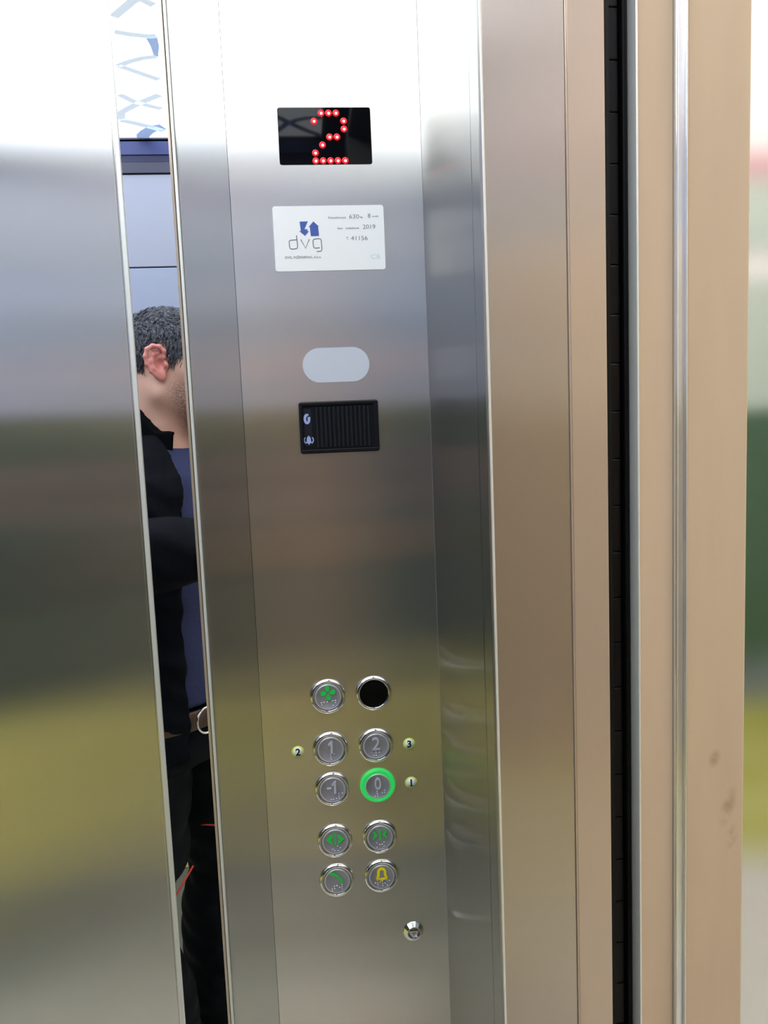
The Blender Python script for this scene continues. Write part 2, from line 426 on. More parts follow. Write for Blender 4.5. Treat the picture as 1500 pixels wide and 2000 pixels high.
for i, (pts, w) in enumerate(TW): twig(pts, w * 1.9 if i in (1, 4, 5, 7, 8) else ([a * 1.3 for a in w] if i == 2 else w * 1.35), 'motif_dark' if i in (2, 8, 9, 10) else 'motif')
for k in range(60):                                                  # the print goes on over the rest of the sheet
    x, y = random.uniform(-1.12, .0), random.uniform(-1.12, -.15)
    if -.42 < x < -.16 and y < -.5 or (x > -.12 and y < -.95): continue
    a = random.uniform(0, PI); L = random.uniform(.06, .16); c = random.uniform(-.5, .5)
    pts = [(x + L * t * math.cos(a + c * t), y + L * t * math.sin(a + c * t)) for t in (-.5, -.25, 0, .25, .5)]
    pts = [(min(max(px, -1.19), .06), min(max(py, -1.18), -.06)) for px, py in pts]
    twig(pts, random.choice((.008, .010, .013)))

# ------------------------------------------------------------------ front of the car and the doorway (reveals face the camera)
Y0, Y1, LINT = -.25, -1.05, 2.05
wf = struct(box('wall_front', M['dark_gap'], .142, .188, -.235, .05, 0, 2.135))
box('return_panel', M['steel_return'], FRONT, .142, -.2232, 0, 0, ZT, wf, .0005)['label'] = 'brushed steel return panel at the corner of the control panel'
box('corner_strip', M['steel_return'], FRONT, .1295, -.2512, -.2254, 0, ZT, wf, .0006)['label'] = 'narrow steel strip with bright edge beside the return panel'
box('edge_bead', M['bright_edge'], .1289, .1307, -.2522, -.2490, 0, ZT, wf, .0007, 3)['label'] = 'bright polished vertical edge'
box('car_jamb', M['steel_jamb'], .1308, .1878, -.2505, -.235, 0, ZT, wf, .0006)['label'] = 'wide brushed steel jamb face'
box('edge_bead', M['beige_steel'], .1880, .1892, -.2515, -.235, 0, ZT, wf, .0005)
box('door_pocket_face', M['beige_steel'], .1893, .2160, -.2508, -.22, 0, ZT, wf, .0006)['label'] = 'narrow beige steel face left of the black gap'
# the other side and the head of the opening
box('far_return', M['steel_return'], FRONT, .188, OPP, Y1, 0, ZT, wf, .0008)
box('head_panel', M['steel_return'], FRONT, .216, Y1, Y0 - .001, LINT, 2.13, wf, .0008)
box('far_pocket_face', M['beige_steel'], .1893, .216, OPP, Y1, 0, ZT, wf, .0006)

lc = thing('light_curtain', 'black vertical light curtain strip in the door gap', 'sensor strip', (.2265, -.22, .02))
add = bm_new(); add_box(add, .2161, .2372, -.222, -.205, .02, ZT, 0)
obj('back_channel', add, M['dark_gap'], lc)
add = bm_new()
for x0, x1, y in ((.2164, .2196, -.2478), (.2200, .2222, -.2440)): add_box(add, x0, x1, y, -.222, .02, ZT, .0008)
obj('rubber_lip', add, M['rubber'], lc)
add = bm_new(); add_box(add, .2330, .2368, -.2400, -.222, .02, ZT, .0012)
obj('side_rail', add, M['rubber'], lc)
seg = None
for k in range(58):
    z = .03 + k * .0352
    if seg is None: seg = o = box('lens_segment', M['lens'], .2226, .2328, -.2345, -.222, z, z + .0349, lc, .0009)
    else:
        o = seg.copy(); COL.objects.link(o); o.parent = lc; o.location = seg.location + Vector((0, 0, k * .0352))

dr = struct(box('door_1', M['dark_gap'], .2400, .3190, -.245, .05, 0, 2.25))
box('edge_bead', M['bright_edge'], .2372, .2388, -.2535, -.235, 0, 2.2, dr, .0007, 3)['label'] = 'bright edge right of the black gap'
box('landing_jamb', M['beige'], .2389, .2645, -.2520, -.245, 0, 2.2, dr, .0006)['label'] = 'narrow beige frame face left of the aluminium profile'
add = bm_new()
add_box(add, .2648, .2736, -.2528, -.246, 0, 2.2, .0004)
add_box(add, .2646, .2670, -.2560, -.250, 0, 2.2, .0010, 3); add_box(add, .2720, .2738, -.2555, -.250, 0, 2.2, .0008, 3)
obj('aluminium_profile', add, M['alu_profile'], dr)['label'] = 'ridged aluminium profile running the height of the frame'
box('outer_jamb', M['beige_smudged'], .2740, .3218, -.2520, .05, 0, 2.2, dr, .0022, 3)['label'] = 'wide beige frame face with brown finger marks'
box('far_jamb', M['beige'], .2372, .3218, -1.60, Y1, 0, 2.2, dr, .002)
box('head_jamb', M['beige'], .2372, .3218, Y1, Y0, LINT, 2.25, dr, .002)
box('sill', M['alu'], .2372, .3218, Y1, Y0, -.04, -.001, dr)

# ------------------------------------------------------------------ the landing outside (seen in the reflections and past the frame)
LX0, LX1, LY0, LY1, LH = .3225, 3.4, -2.62, .05, 3.6
lf = struct(box('floor_lobby', M['lobby_floor'], LX0, LX1, LY0, LY1, -.04, -.001))
rn = tag(box('floor_runner', M['runner'], LX0 + .83, LX1 - .05, LY0 + .05, -1.29, -.001, .004), 'olive green floor runner along the far side of the landing', 'carpet')
for y in (-1.36, -1.62, -1.70, -2.02, -2.10): box('light_stripe', M['joint'], LX0 + .83, LX1 - .05, y - .011, y + .011, .0035, .0046, rn)
struct(box('ceiling_lobby', M['wall_white'], LX0, LX1, LY0, LY1, LH, LH + .05))
wlb = struct(box('wall_lobby_right', M['wall_white'], LX0, LX1, LY0 - .05, LY0, 0, LH))
for z0, z1, m, n in ((.0, .19, 'wall_grey', 'skirting'), (.192, 1.40, 'wall_green', 'green_panel'), (1.402, 2.0, 'wall_pale', 'pale_panel'), (2.13, 2.46, 'wall_pale', 'pale_panel'), (2.462, 2.53, 'wall_red', 'red_band')):
    box(n, M[m], LX0 + 1.05, LX1, LY0, LY0 + .012, z0, z1, wlb, .001)
for k in range(2):
    box('added_beige_panel', M['reflect_beige'], LX0 + .002 + k * .524, LX0 + .522 + k * .524, LY0, LY0 + .02, .0, 2.05, wlb, .002)  # unseen panel added so the steel jamb reflects beige
    box('added_lavender_panel', M['reflect_lavender'], LX0 + .002 + k * .524, LX0 + .522 + k * .524, LY0, LY0 + .02, 2.054, 3.58, wlb, .002)  # unseen panel added above it so the jamb tops reflect a pale violet grey
struct(box('wall_lobby_back', M['wall_white'], LX1, LX1 + .05, LY0, LY1, 0, LH))
struct(box('wall_lobby_door', M['wall_white'], LX0 - .08, LX0, LY0, -1.60, 0, LH))
struct(box('wall_lobby_head', M['wall_white'], LX0 - .08, LX0, -1.60, LY1, 2.25, LH))
wll = struct(box('wall_lobby_left', M['dark_gap'], LX0, LX1, LY1 + .012, LY1 + .06, 0, LH))
box('steel_cladding', M['clad'], LX0 + .001, LX1, LY1, LY1 + .012, 0, 2.9, wll, .001)['label'] = 'brushed steel cladding of the landing right of the door frame'
for i, (x, y) in enumerate(((1.0, -.9), (1.0, -1.9), (2.4, -.9), (2.4, -1.9))):
    t = thing('lobby_light', ('warm square ceiling panel nearest the lift door', 'warm square ceiling panel over the runner by the lift', 'warm square ceiling panel deep in the landing', 'warm square ceiling panel over the far end of the runner')[i], 'ceiling light', (x, y, LH - .03))
    box('diffuser', M['lobby_glow'], x - .28, x + .28, y - .28, y + .28, LH - .024, LH - .014, t)
    box('housing', M['wall_white'], x - .30, x + .30, y - .30, y + .30, LH - .014, LH - .0005, t)

# ------------------------------------------------------------------ mirror strip
mr_ = thing('mirror', 'tall narrow mirror strip with bright metal edges left of the control panel', 'mirror', (-.14, 0, .08))
box('mirror_glass', M['mirror'], -.1630, -.1172, .0002, .010, .08, ZT, mr_)
for lab, bars in (('bright left edge strip of the mirror', ((-.1688, -.1672, -.0010, 'steel_panel'), (-.1672, -.1630, -.0022, 'bright_edge'))),
                  ('double right edge strip of the mirror', ((-.1172, -.1146, -.0020, 'beige_steel'), (-.1138, -.1108, -.0022, 'bright_edge')))):
    for x0, x1, y, m in bars:
        box('edge_strip', M[m], x0, x1, y, .011, .08, ZT, mr_, .0006)['label'] = lab

# ------------------------------------------------------------------ control panel
F = -.0010                                             # front face of the panel
cp = thing('control_panel', 'tall brushed steel lift control panel with buttons, display and speaker', 'control panel', (.033, 0, .08))
add = bm_new(); add_box(add, -.0620, .1268, F, .011, .08, ZT, .0003)
obj('faceplate', add, M['steel_panel'], cp)

# floor display
X0, X1, Z0, Z1 = -.0125, .0776, 1.6543, 1.7074
dp = obj('floor_display', add_prism(bm_new(), round_rect(X0, X1, Z0, Z1, .0022), F - .0004, .002), M['display_glass'], cp)
dp['label'] = 'black glass floor display showing a red 2'
ROWS = ((1, 2, 3), (0, 4), (4,), (2, 3), (1,), (0,), (0, 1, 2, 3, 4))
led = None
for j, row in enumerate(ROWS):
    for i in row:
        x, z = .0225 + i * .0072, 1.7021 - j * .00738
        if led is None:
            bm = bm_new()
            add_lathe(bm, x, z, F - .0004, ((.0033, 0), (.0031, .00035), (.0019, .0004), (.0017, .0004), (0, .0004)), 20, (0, 0, 0, 0))
            add_lathe(bm, x + .0002, z - .0003, F - .0008, ((.0013, 0), (.0010, .0004), (0, .0005)), 14, (1, 1))
            led = o = obj('led', bm, [M['led_red'], M['led_core']], dp, origin=(x, F - .0004, z)); ref = (x, z)
        else:
            o = led.copy(); COL.objects.link(o); o.parent = dp
            o.location = led.location + Vector((x - ref[0], 0, z - ref[1]))

# emergency light
obj('emergency_light', add_prism(bm_new(), round_rect(-.0003, .0664, 1.4443, 1.4784, .0170, 14), F - .0010, .002), M['white_plastic'], cp)['label'] = 'white oval emergency light lens'

# intercom speaker
X0, X1, Z0, Z1 = -.0066, .0733, 1.3735, 1.4254
sp = bm_new(); add_prism(sp, round_rect(X0, X1, Z0, Z1, .0026), F - .0012, .002)
sk = obj('speaker_grille', sp, M['black_plastic'], cp); sk['label'] = 'black speaker grille with phone and bell icons'
rim = bm_new(); yo = F - .0012
for b in ((X0 + .0006, X1 - .0006, Z1 - .0040, Z1 - .0006), (X0 + .0006, X1 - .0006, Z0 + .0006, Z0 + .0040), (X0 + .0006, X0 + .0036, Z0 + .004, Z1 - .004), (X1 - .0046, X1 - .0006, Z0 + .004, Z1 - .004)):
    add_box(rim, b[0], b[1], F - .0030, yo, b[2], b[3], .0007)
obj('grille_rim', rim, M['black_plastic'], sk)
slat = None
for k in range(13):
    x = X0 + .0165 + k * .00435
    if slat is None: slat = o = box('slat', M['slat_plastic'], x, x + .0021, F - .0026, yo, Z0 + .0058, Z1 - .0058, sk, .0005); xr = x
    else:
        o = slat.copy(); COL.objects.link(o); o.parent = sk; o.location = slat.location + Vector((x - xr, 0, 0))
box('icon_window', M['slat_plastic'], X0 + .0044, X0 + .0125, F - .0016, yo, Z0 + .0075, Z1 - .0070, sk, .0002)
ic = bm_new(); yi, yb = F - .0019, F - .0016
cx_, cz_ = X0 + .0077, 1.4085
ring = [(cx_ + .0021 * math.cos(a), cz_ + .0040 * math.sin(a)) for a in np.linspace(.95, .95 + 2 * PI * .93, 22)]
add_ribbon(ic, ring, .0026, yi, yb)
obj('phone_icon', ic, M['icon_blue'], sk)
ic = bm_new(); cz_ = 1.3868; cx_ = X0 + .0085
add_prism(ic, [(cx_ + a, cz_ + b) for a, b in ((-.0034, -.0026), (-.0022, -.0006), (-.0019, .0028), (-.0008, .0042), (0, .0052), (.0008, .0042), (.0019, .0028), (.0022, -.0006), (.0034, -.0026), (.0012, -.0026), (0, -.0044), (-.0012, -.0026))], yi, yb)
for s in (-1, 1):
    add_ribbon(ic, [(cx_ + s * .0046 * math.cos(a), cz_ + .0005 + .0042 * math.sin(a)) for a in np.linspace(-.9, .7, 7)], .0011, yi, yb)
obj('bell_icon', ic, M['icon_blue'], sk)

# push buttons ------------------------------------------------------------
BEZEL = ((.0187, 0), (.0187, .0012), (.0180, .0026), (.0166, .0034), (.0154, .0034), (.0150, .0028), (.0149, .0008))
CAPH = .0036
def arc(cx, cz, r, a0, a1, n=10, e=1.0):
    return [(cx + r * math.cos(math.radians(a0 + (a1 - a0) * i / n)), cz + e * r * math.sin(math.radians(a0 + (a1 - a0) * i / n))) for i in range(n + 1)]
def push_button(x, z, label, symbol, braille, lit=False, bezel=M['chrome']):
    b = obj('push_button', add_lathe(bm_new(), x, z, F, BEZEL), M['lit_green'] if lit else bezel, cp, origin=(x, F, z))
    b['label'] = label
    bm = bm_new()
    add_lathe(bm, x, z, F, ((.0149, .0010), (.0149, .0022), (.0144, .0027), (.0138, .0027), (.0136, CAPH), (.0130, CAPH + .0002), (.0126, CAPH - .0002), (0, CAPH - .0002)), 48,
              (2 if lit else 0, 2 if lit else 0, 2 if lit else 0, 2 if lit else 0, 1, 1, 0))
    obj('button_cap', bm, [M['cap'], M['cap_rim'], M['lit_green']], b)
    yf, yk = F - CAPH - .0006, F - CAPH + .0002
    bm, m = symbol(x, z, yf, yk)
    obj('symbol', bm, M[m], b)
    bm = bm_new()
    for dx, dz in braille:
        add_lathe(bm, x + dx / 1000, z + dz / 1000, yk, ((.00078, 0), (.00070, .0003), (.00042, .0006), (0, .0007)), 8)
    obj('braille', bm, M['cap_rim'], b)['kind'] = 'stuff'
    return b
def numeral(s, w, dx, dz=.0030, h=.0138):
    def f(x, z, yf, yk): return text_bm(s, x + dx, z + dz, h, yf, yk - yf, w, .004), 'glyph'
    return f
def sym_one(dx, minus=False):
    def f(x, z, yf, yk):
        bm = bm_new(); x += dx
        add_prism(bm, [(x + a, z + b) for a, b in ((-.0001, -.0040), (.0022, -.0040), (.0022, .0098), (.0008, .0098), (-.0024, .0066), (-.0024, .0047), (-.0016, .0045), (-.0001, .0058))], yf, yk)
        if minus: add_box(bm, x - .0076, x - .0028, yf, yk, z + .0012, z + .0030)
        return bm, 'glyph'
    return f
def sym_fan(x, z, yf, yk):
    bm = bm_new(); z += .0046
    for q in range(4):
        a = math.radians(90 * q + 6)
        pts = [(.0012, -.0003), (.0028, -.0018), (.0050, -.0025), (.0071, -.0018), (.0079, .0002), (.0072, .0018), (.0048, .0023), (.0026, .0014)]
        add_prism(bm, [(x + u * math.cos(a) - v * math.sin(a), z + u * math.sin(a) + v * math.cos(a)) for u, v in pts], yf, yk)
    return bm, 'glyph_green'
def sym_open(x, z, yf, yk):
    bm = bm_new(); z += .0028
    add_box(bm, x - .0008, x + .0008, yf, yk, z - .0058, z + .0066)
    for s in (-1, 1):
        add_prism(bm, [(x + s * a, z + b) for a, b in ((.0096, .0), (.0030, .0060), (.0030, .0026), (.0052, .0002), (.0030, -.0030), (.0030, -.0060))], yf, yk)
    return bm, 'glyph_green'
def sym_close(x, z, yf, yk):
    bm = bm_new(); z += .0036
    add_box(bm, x - .0008, x + .0008, yf, yk, z - .0056, z + .0052)
    for s in (-1, 1):
        add_prism(bm, [(x + s * a, z + b) for a, b in ((.0022, .0), (.0078, .0062), (.0064, .0010), (.0058, -.0002), (.0064, -.0014), (.0078, -.0056))], yf, yk)
    return bm, 'glyph_green'
def sym_phone(x, z, yf, yk):
    bm = bm_new()
    add_ribbon(bm, arc(x - .0078, z - .0038, .0128, 92, 4, 12), [.0012, .0022, .0030, .0026, .0021, .0019, .0019, .0020, .0022, .0026, .0030, .0022, .0012], yf, yk)
    return bm, 'glyph_green'
def sym_bell(x, z, yf, yk):
    bm = bm_new(); z += .0030
    out = [(-.0050, -.0046), (-.0036, .0000)] + arc(0, .0030, .0036, 180, 0, 8) + [(.0036, .0), (.0050, -.0046)]
    add_ribbon(bm, [(x + a, z + b) for a, b in out], .0026, yf, yk)
    add_ribbon(bm, [(x - .0060, z - .0050), (x + .0060, z - .0050)], .0018, yf, yk)
    add_prism(bm, [(x + a, z + b) for a, b in ((-.0014, -.0056), (.0014, -.0056), (.0009, -.0072), (-.0009, -.0072))], yf, yk)
    return bm, 'glyph_yellow'
def mm(c, pts): return [((a - c[0]) / 10.5, -(b - c[1]) / 10.5) for a, b in pts]
BXL, BXR = .0082, .0564
push_button(BXL, 1.1190, 'round button with green fan symbol at top left', sym_fan, mm((455, 340), ((380, 400), (383, 425), (408, 397), (445, 393), (505, 385), (533, 383), (533, 408), (508, 437))))
push_button(BXL, 1.0616, 'round button with grey numeral 1 and braille', sym_one(0), mm((482, 912), ((480, 968), (517, 960), (482, 992), (482, 1018))))
push_button(BXR, 1.0616, 'round button with grey numeral 2 and braille', numeral('2', .98, .0), mm((968, 867), ((962, 918), (1000, 912), (963, 943), (1000, 940), (937, 973), (963, 973))))
push_button(BXL, 1.0172, 'round button with grey numeral minus 1', sym_one(.0015, True), mm((502, 1335), ((570, 1383), (607, 1380), (568, 1410), (480, 1445), (507, 1443), (542, 1438), (570, 1435))))
push_button(BXR, 1.0172, 'round button 0 lit by a glowing green ring', numeral('0', .80, .0), mm((985, 1305), ((973, 1365), (975, 1390), (952, 1420), (980, 1420), (1057, 1358), (1030, 1387), (1058, 1385))), lit=True)
push_button(BXL, .9592, 'round button with green door opening arrows', sym_open, mm((358, 350), ((383, 402), (410, 425), (325, 437), (347, 457), (385, 457))))
push_button(BXR, .9592, 'round button with green door closing arrows', sym_close, mm((838, 303), ((797, 360), (880, 360), (830, 383), (857, 382), (800, 413), (880, 405))))
push_button(BXL, .9144, 'round button with green phone handset symbol', sym_phone, mm((377, 772), ((343, 828), (372, 826), (428, 818), (317, 860), (345, 857), (400, 848), (428, 845), (318, 882), (428, 870))))
push_button(BXR, .9144, 'round button with yellow alarm bell symbol', sym_bell, mm((858, 722), ((780, 785), (807, 782), (835, 778), (862, 775), (915, 770), (942, 770), (808, 805), (863, 800), (890, 797), (808, 832), (865, 827), (915, 822))))
# card reader: the same chrome ring round a plain black disc
b = obj('card_reader', add_lathe(bm_new(), BXR, 1.1190, F, BEZEL), M['chrome'], cp, origin=(BXR, F, 1.1190)); b['label'] = 'chrome ring round a plain black disc at top right'
obj('black_disc', add_lathe(bm_new(), BXR, 1.1190, F, ((.0149, .0008), (.0149, .0016), (.0140, .0020), (0, .0020))), mat('disc_black', (.002, .002, .002, 1), .5, spec=.1), b)

# key switch
x, z = .0888, .8464
ks = obj('key_switch', add_lathe(bm_new(), x, z, F, ((.0112, 0), (.0110, .0012), (.0074, .0046), (.0066, .0046), (.0064, .0020)), 14), M['chrome'], cp, origin=(x, F, z))
for pl in ks.data.polygons: pl.use_smooth = False
ks['label'] = 'small round chrome key switch with triangular key hole'
obj('lock_core', add_lathe(bm_new(), x, z, F, ((.0064, .0010), (.0060, .0030), (.0056, .0032), (0, .0032)), 24), M['key_core'], ks)
bm = bm_new(); t = [(x - .0046, z + .0016), (x + .0046, z + .0016), (x, z - .0050), (x - .0046, z + .0016)]
for a, c in zip(t, t[1:]): add_ribbon(bm, [a, c], .0011, F - .0040, F - .0031)
obj('triangle_key', bm, M['alu'], ks)
add = bm_new(); add_ribbon(add, [(x - .0044, z + .0026), (x + .0044, z + .0026)], .0008, F - .0036, F - .0031)
obj('slot', add, M['dark_gap'], ks)

# ------------------------------------------------------------------ rating plate and number stickers (stuck on)
rp = thing('rating_plate', 'white rating plate with blue arrows logo below the display', 'sign', (.0325, F, 1.5535))
S = F - .0008
obj('plate', add_prism(bm_new(), round_rect(-.0220, .0868, 1.5535, 1.6155, .0024), S, F - .00002), M['label_white'], rp)
T0, T1 = S - .00012, S - .00002
def P(u, v): return (-.0220 + (u - 80) / 1290 * .1088, 1.6155 - (v - 80) / 760 * .0620)       # plate drawn on a 1290 x 760 sheet
lg = bm_new()
add_prism(lg, [P(*q) for q in ((385, 262), (480, 260), (437, 352), (472, 352), (472, 375), (490, 372), (440, 428), (374, 370), (395, 372))], T0, T1)
add_prism(lg, [P(*q) for q in ((545, 262), (607, 322), (597, 322), (603, 432), (508, 434), (500, 325), (487, 325))], T0, T1)
obj('logo', lg, M['print_blue'], rp)['label'] = 'blue arrows pointing down and up'
lg = bm_new(); w = .00075
add_ribbon(lg, [P(*q) for q in ((342, 420), (344, 472), (348, 540), (346, 562), (335, 575), (318, 578), (280, 580), (262, 574), (255, 560), (252, 500), (256, 484), (270, 476), (300, 474), (344, 472))], w, T0, T1)
add_ribbon(lg, [P(*q) for q in ((388, 470), (440, 575), (488, 468))], w, T0, T1)
add_ribbon(lg, [P(*q) for q in ((605, 570), (565, 574), (542, 572), (532, 560), (528, 495), (532, 478), (548, 468), (600, 464), (620, 470), (626, 490), (630, 585), (624, 604), (610, 612), (568, 614))], w, T0, T1)
obj('company_letters', lg, M['print_grey'], rp)
def line(s, u, v, h, m, name='lettering', squeeze=1.0, align='LEFT', bold=0.0):
    x, z = P(u, v)
    obj(name, text_bm(s, x, z, h, T0, T1 - T0, squeeze, bold, align), M[m], rp)
line('Nosilnost', 722, 222, .0020, 'print_grey', squeeze=1.55)
line('630', 966, 212, .0040, 'print_grey', squeeze=1.15, bold=-.008)
line('kg', 1090, 222, .0024, 'print_grey', squeeze=1.1)
line('8', 1184, 206, .0040, 'print_grey', bold=-.008)
line('oseb', 1232, 212, .0016, 'print_grey', squeeze=1.5)
line('leto', 822, 346, .0018, 'print_grey', squeeze=1.3)
line('izdelave', 920, 346, .0018, 'print_grey', squeeze=1.6)
line('2019', 1120, 334, .0040, 'print_grey', squeeze=1.1, bold=-.008)
line('T.', 918, 466, .0026, 'print_grey', bold=-.008)
line('41156', 975, 466, .0040, 'print_grey', squeeze=1.15, bold=-.008)
line('DVG, INŽENIRING, d.o.o.', 196, 676, .0032, 'print_grey', squeeze=1.02)
line('CE', 1200, 686, .0044, 'print_faint', squeeze=1.3)

def sticker(x, z, s, label):
    t = thing('number_sticker', label, 'sticker', (x, F, z), 'numbered stickers beside the floor buttons')
    obj('sticker_edge', add_lathe(bm_new(), x, z, F, ((.0067, .00002), (.0067, .00016), (0, .00018)), 32), M['sticker_rim'], t)
    obj('sticker_face', add_lathe(bm_new(), x, z, F, ((.0050, .00018), (.0050, .00022), (0, .00022)), 32), M['sticker_white'], t)
    bm = text_bm(s, x, z, .0080, F - .00036, .00012, 1.0, .03)
    if s == '1': add_box(bm, x - .0016, x + .0024, F - .00036, F - .00024, z - .0040, z - .0032)
    obj('numeral', bm, M['print_black'], t)
sticker(-.0262, 1.0607, '2', 'round yellow edged sticker reading 2, left of the button with numeral 1')
sticker(.0920, 1.0600, '3', 'round yellow edged sticker reading 3, right of the button with numeral 2')
sticker(.0926, 1.0166, '1', 'round yellow edged sticker reading 1, right of the lit 0 button')

# ------------------------------------------------------------------ the person reflected in the mirror strip
class Field:
    """signed distance volume meshed with surface nets: one continuous smooth surface"""
    def __init__(s, lo, hi, h):
        s.lo = np.array(lo, float); s.h = h
        s.n = [int(math.ceil((b - a) / h)) + 1 for a, b in zip(lo, hi)]
        s.ax = [(s.lo[i] + h * np.arange(s.n[i])).astype(np.float32) for i in range(3)]
        s.d = np.full(s.n, 1.0, np.float32)
    def _sl(s, lo, hi):
        sl = []
        for i in range(3):
            a = max(0, int(math.floor((lo[i] - s.lo[i]) / s.h))); b = min(s.n[i], int(math.ceil((hi[i] - s.lo[i]) / s.h)) + 1)
            sl.append(slice(a, max(a, b)))
        return tuple(sl), s.ax[0][sl[0]][:, None, None], s.ax[1][sl[1]][None, :, None], s.ax[2][sl[2]][None, None, :]
    def put(s, fn, lo, hi, k=.02):
        m = k + 3 * s.h
        sl, X, Y, Z = s._sl([v - m for v in lo], [v + m for v in hi])
        a = s.d[sl]
        if a.size == 0: return
        b = fn(X, Y, Z)
        if k > 0:
            t = np.clip(.5 + .5 * (a - b) / k, 0, 1)
            s.d[sl] = a * (1 - t) + b * t - k * t * (1 - t)
        else: s.d[sl] = np.minimum(a, b)
    def cut(s, fn, k=.004):
        X, Y, Z = s.ax[0][:, None, None], s.ax[1][None, :, None], s.ax[2][None, None, :]
        b = -fn(X, Y, Z); a = s.d
        t = np.clip(.5 - .5 * (a - b) / k, 0, 1)
        s.d = (a * (1 - t) + b * t + k * t * (1 - t)).astype(np.float32)
    def cap(s, p, q, r0, r1, k=.02):
        p, q = np.array(p, float), np.array(q, float); v = q - p; L2 = v @ v
        def fn(X, Y, Z):
            t = np.clip(((X - p[0]) * v[0] + (Y - p[1]) * v[1] + (Z - p[2]) * v[2]) / L2, 0, 1)
            return np.sqrt((X - p[0] - t * v[0]) ** 2 + (Y - p[1] - t * v[1]) ** 2 + (Z - p[2] - t * v[2]) ** 2) - (r0 + (r1 - r0) * t)
        R = max(r0, r1); s.put(fn, np.minimum(p, q) - R, np.maximum(p, q) + R, k)
    def chain(s, pts, rs, k=.01):
        for i in range(len(pts) - 1): s.cap(pts[i], pts[i + 1], rs[i], rs[i + 1], k)
    def ell(s, c, r, A=None, k=.02):
        c = np.array(c, float); r = np.array(r, float); A = np.eye(3) if A is None else A   # rows of A = the ellipsoid's axes
        s.put(ell_fn(c, r, A), c - r.max(), c + r.max(), k)
    def mesh(s):
        d = s.d; I = d < 0; n = np.array(d.shape) - 1
        cnt = np.zeros(n, np.uint8); 
        S = lambda a, o: a[o[0]:o[0] + n[0], o[1]:o[1] + n[1], o[2]:o[2] + n[2]]
        for o in np.ndindex(2, 2, 2): cnt += S(I, o)
        cells = np.argwhere((cnt > 0) & (cnt < 8))
        idx = np.full(n, -1, np.int64); idx[tuple(cells.T)] = np.arange(len(cells))
        acc = np.zeros((len(cells), 3)); w = np.zeros(len(cells))
        for axis in range(3):
            oth = [a for a in range(3) if a != axis]
            for u in (0, 1):
                for v in (0, 1):
                    o = [0, 0, 0]; o[oth[0]] = u; o[oth[1]] = v
                    a = d[tuple((cells + o).T)]; o2 = list(o); o2[axis] = 1
                    b = d[tuple((cells + o2).T)]
                    x = (a < 0) != (b < 0)
                    t = np.where(x, a / np.where(x, a - b, 1), 0)
                    pos = np.tile(np.array(o, float), (len(cells), 1)); pos[:, axis] = t
                    acc[x] += pos[x]; w[x] += 1
        verts = (cells + acc / w[:, None]) * s.h + s.lo
        faces = []
        for axis in range(3):
            sl0 = [slice(None)] * 3; sl1 = [slice(None)] * 3
            sl0[axis] = slice(0, -1); sl1[axis] = slice(1, None)
            A, B = I[tuple(sl0)], I[tuple(sl1)]
            e = np.argwhere(A != B); oth = [(axis + 1) % 3, (axis + 2) % 3]
            ok = (e[:, oth[0]] > 0) & (e[:, oth[1]] > 0) & (e[:, oth[0]] < n[oth[0]]) & (e[:, oth[1]] < n[oth[1]]); e = e[ok]
            ins = A[tuple(e.T)]
            q = []
            for u, v in ((1, 1), (0, 1), (0, 0), (1, 0)):
                c = e.copy(); c[:, oth[0]] -= u; c[:, oth[1]] -= v; q.append(idx[tuple(c.T)])
            q = np.stack(q, 1); q[~ins] = q[~ins][:, ::-1]
            faces.append(q)
        return verts, np.concatenate(faces)

def ell_fn(c, r, A):
    def fn(X, Y, Z):
        k0 = k1 = 0
        for i in range(3):
            u = (X - c[0]) * A[i][0] + (Y - c[1]) * A[i][1] + (Z - c[2]) * A[i][2]
            k0 = k0 + (u / r[i]) ** 2; k1 = k1 + (u / r[i] ** 2) ** 2
        k0 = np.sqrt(k0); k1 = np.sqrt(k1) + 1e-6
        return k0 * (k0 - 1) / k1
    return fn

def skin_mesh(name, V, Fc, m, parent, origin=None, attr=None):
    me = bpy.data.meshes.new(name)
    me.from_pydata(V.tolist(), [], Fc.tolist()); me.update()
    me.polygons.foreach_set('use_smooth', np.ones(len(me.polygons), bool))
    if attr is not None:
        a = me.attributes.new('beard', 'FLOAT', 'POINT'); a.data.foreach_set('value', attr.astype(np.float32))
    return finish(name, me, m, parent, origin)

pt = math.radians(30)
f3, l3 = np.array((math.cos(pt), math.sin(pt), 0)), np.array((-math.sin(pt), math.cos(pt), 0))
PX, PY = -.2925, -.750
person = thing('person', 'person with greying hair, dark jacket, blue shirt and black trousers, reflected in the mirror', 'person', (PX, PY, 0))
def W(u, v, z): return np.array((PX, PY, 0)) + f3 * u + l3 * v + np.array((0, 0, z))
HC = np.array((-.256, -.735, 1.546))
def Hd(x, y, z): return HC + np.array((x, y, z))

# torso: half depth and half width against height
TZ = np.array((.78, .86, .95, 1.05, 1.15, 1.25, 1.32, 1.36, 1.40))
TA = np.array((.105, .108, .108, .108, .112, .116, .100, .075, .050))
TB = np.array((.165, .168, .160, .158, .168, .178, .160, .120, .060))
def torso_fn(off, z0, z1):
    def fn(X, Y, Z):
        u = (X - PX) * f3[0] + (Y - PY) * f3[1] - .008; v = (X - PX) * l3[0] + (Y - PY) * l3[1]
        a = np.interp(Z, TZ, TA).astype(np.float32) + off; b = np.interp(Z, TZ, TB).astype(np.float32) + off
        d = (np.sqrt((u / a) ** 2 + (v / b) ** 2) - 1) * np.minimum(a, b) * .9
        return np.maximum(d, np.maximum(z0 - Z, Z - z1))
    return fn
TLO, THI = (PX - .26, PY - .26), (PX + .26, PY + .26)

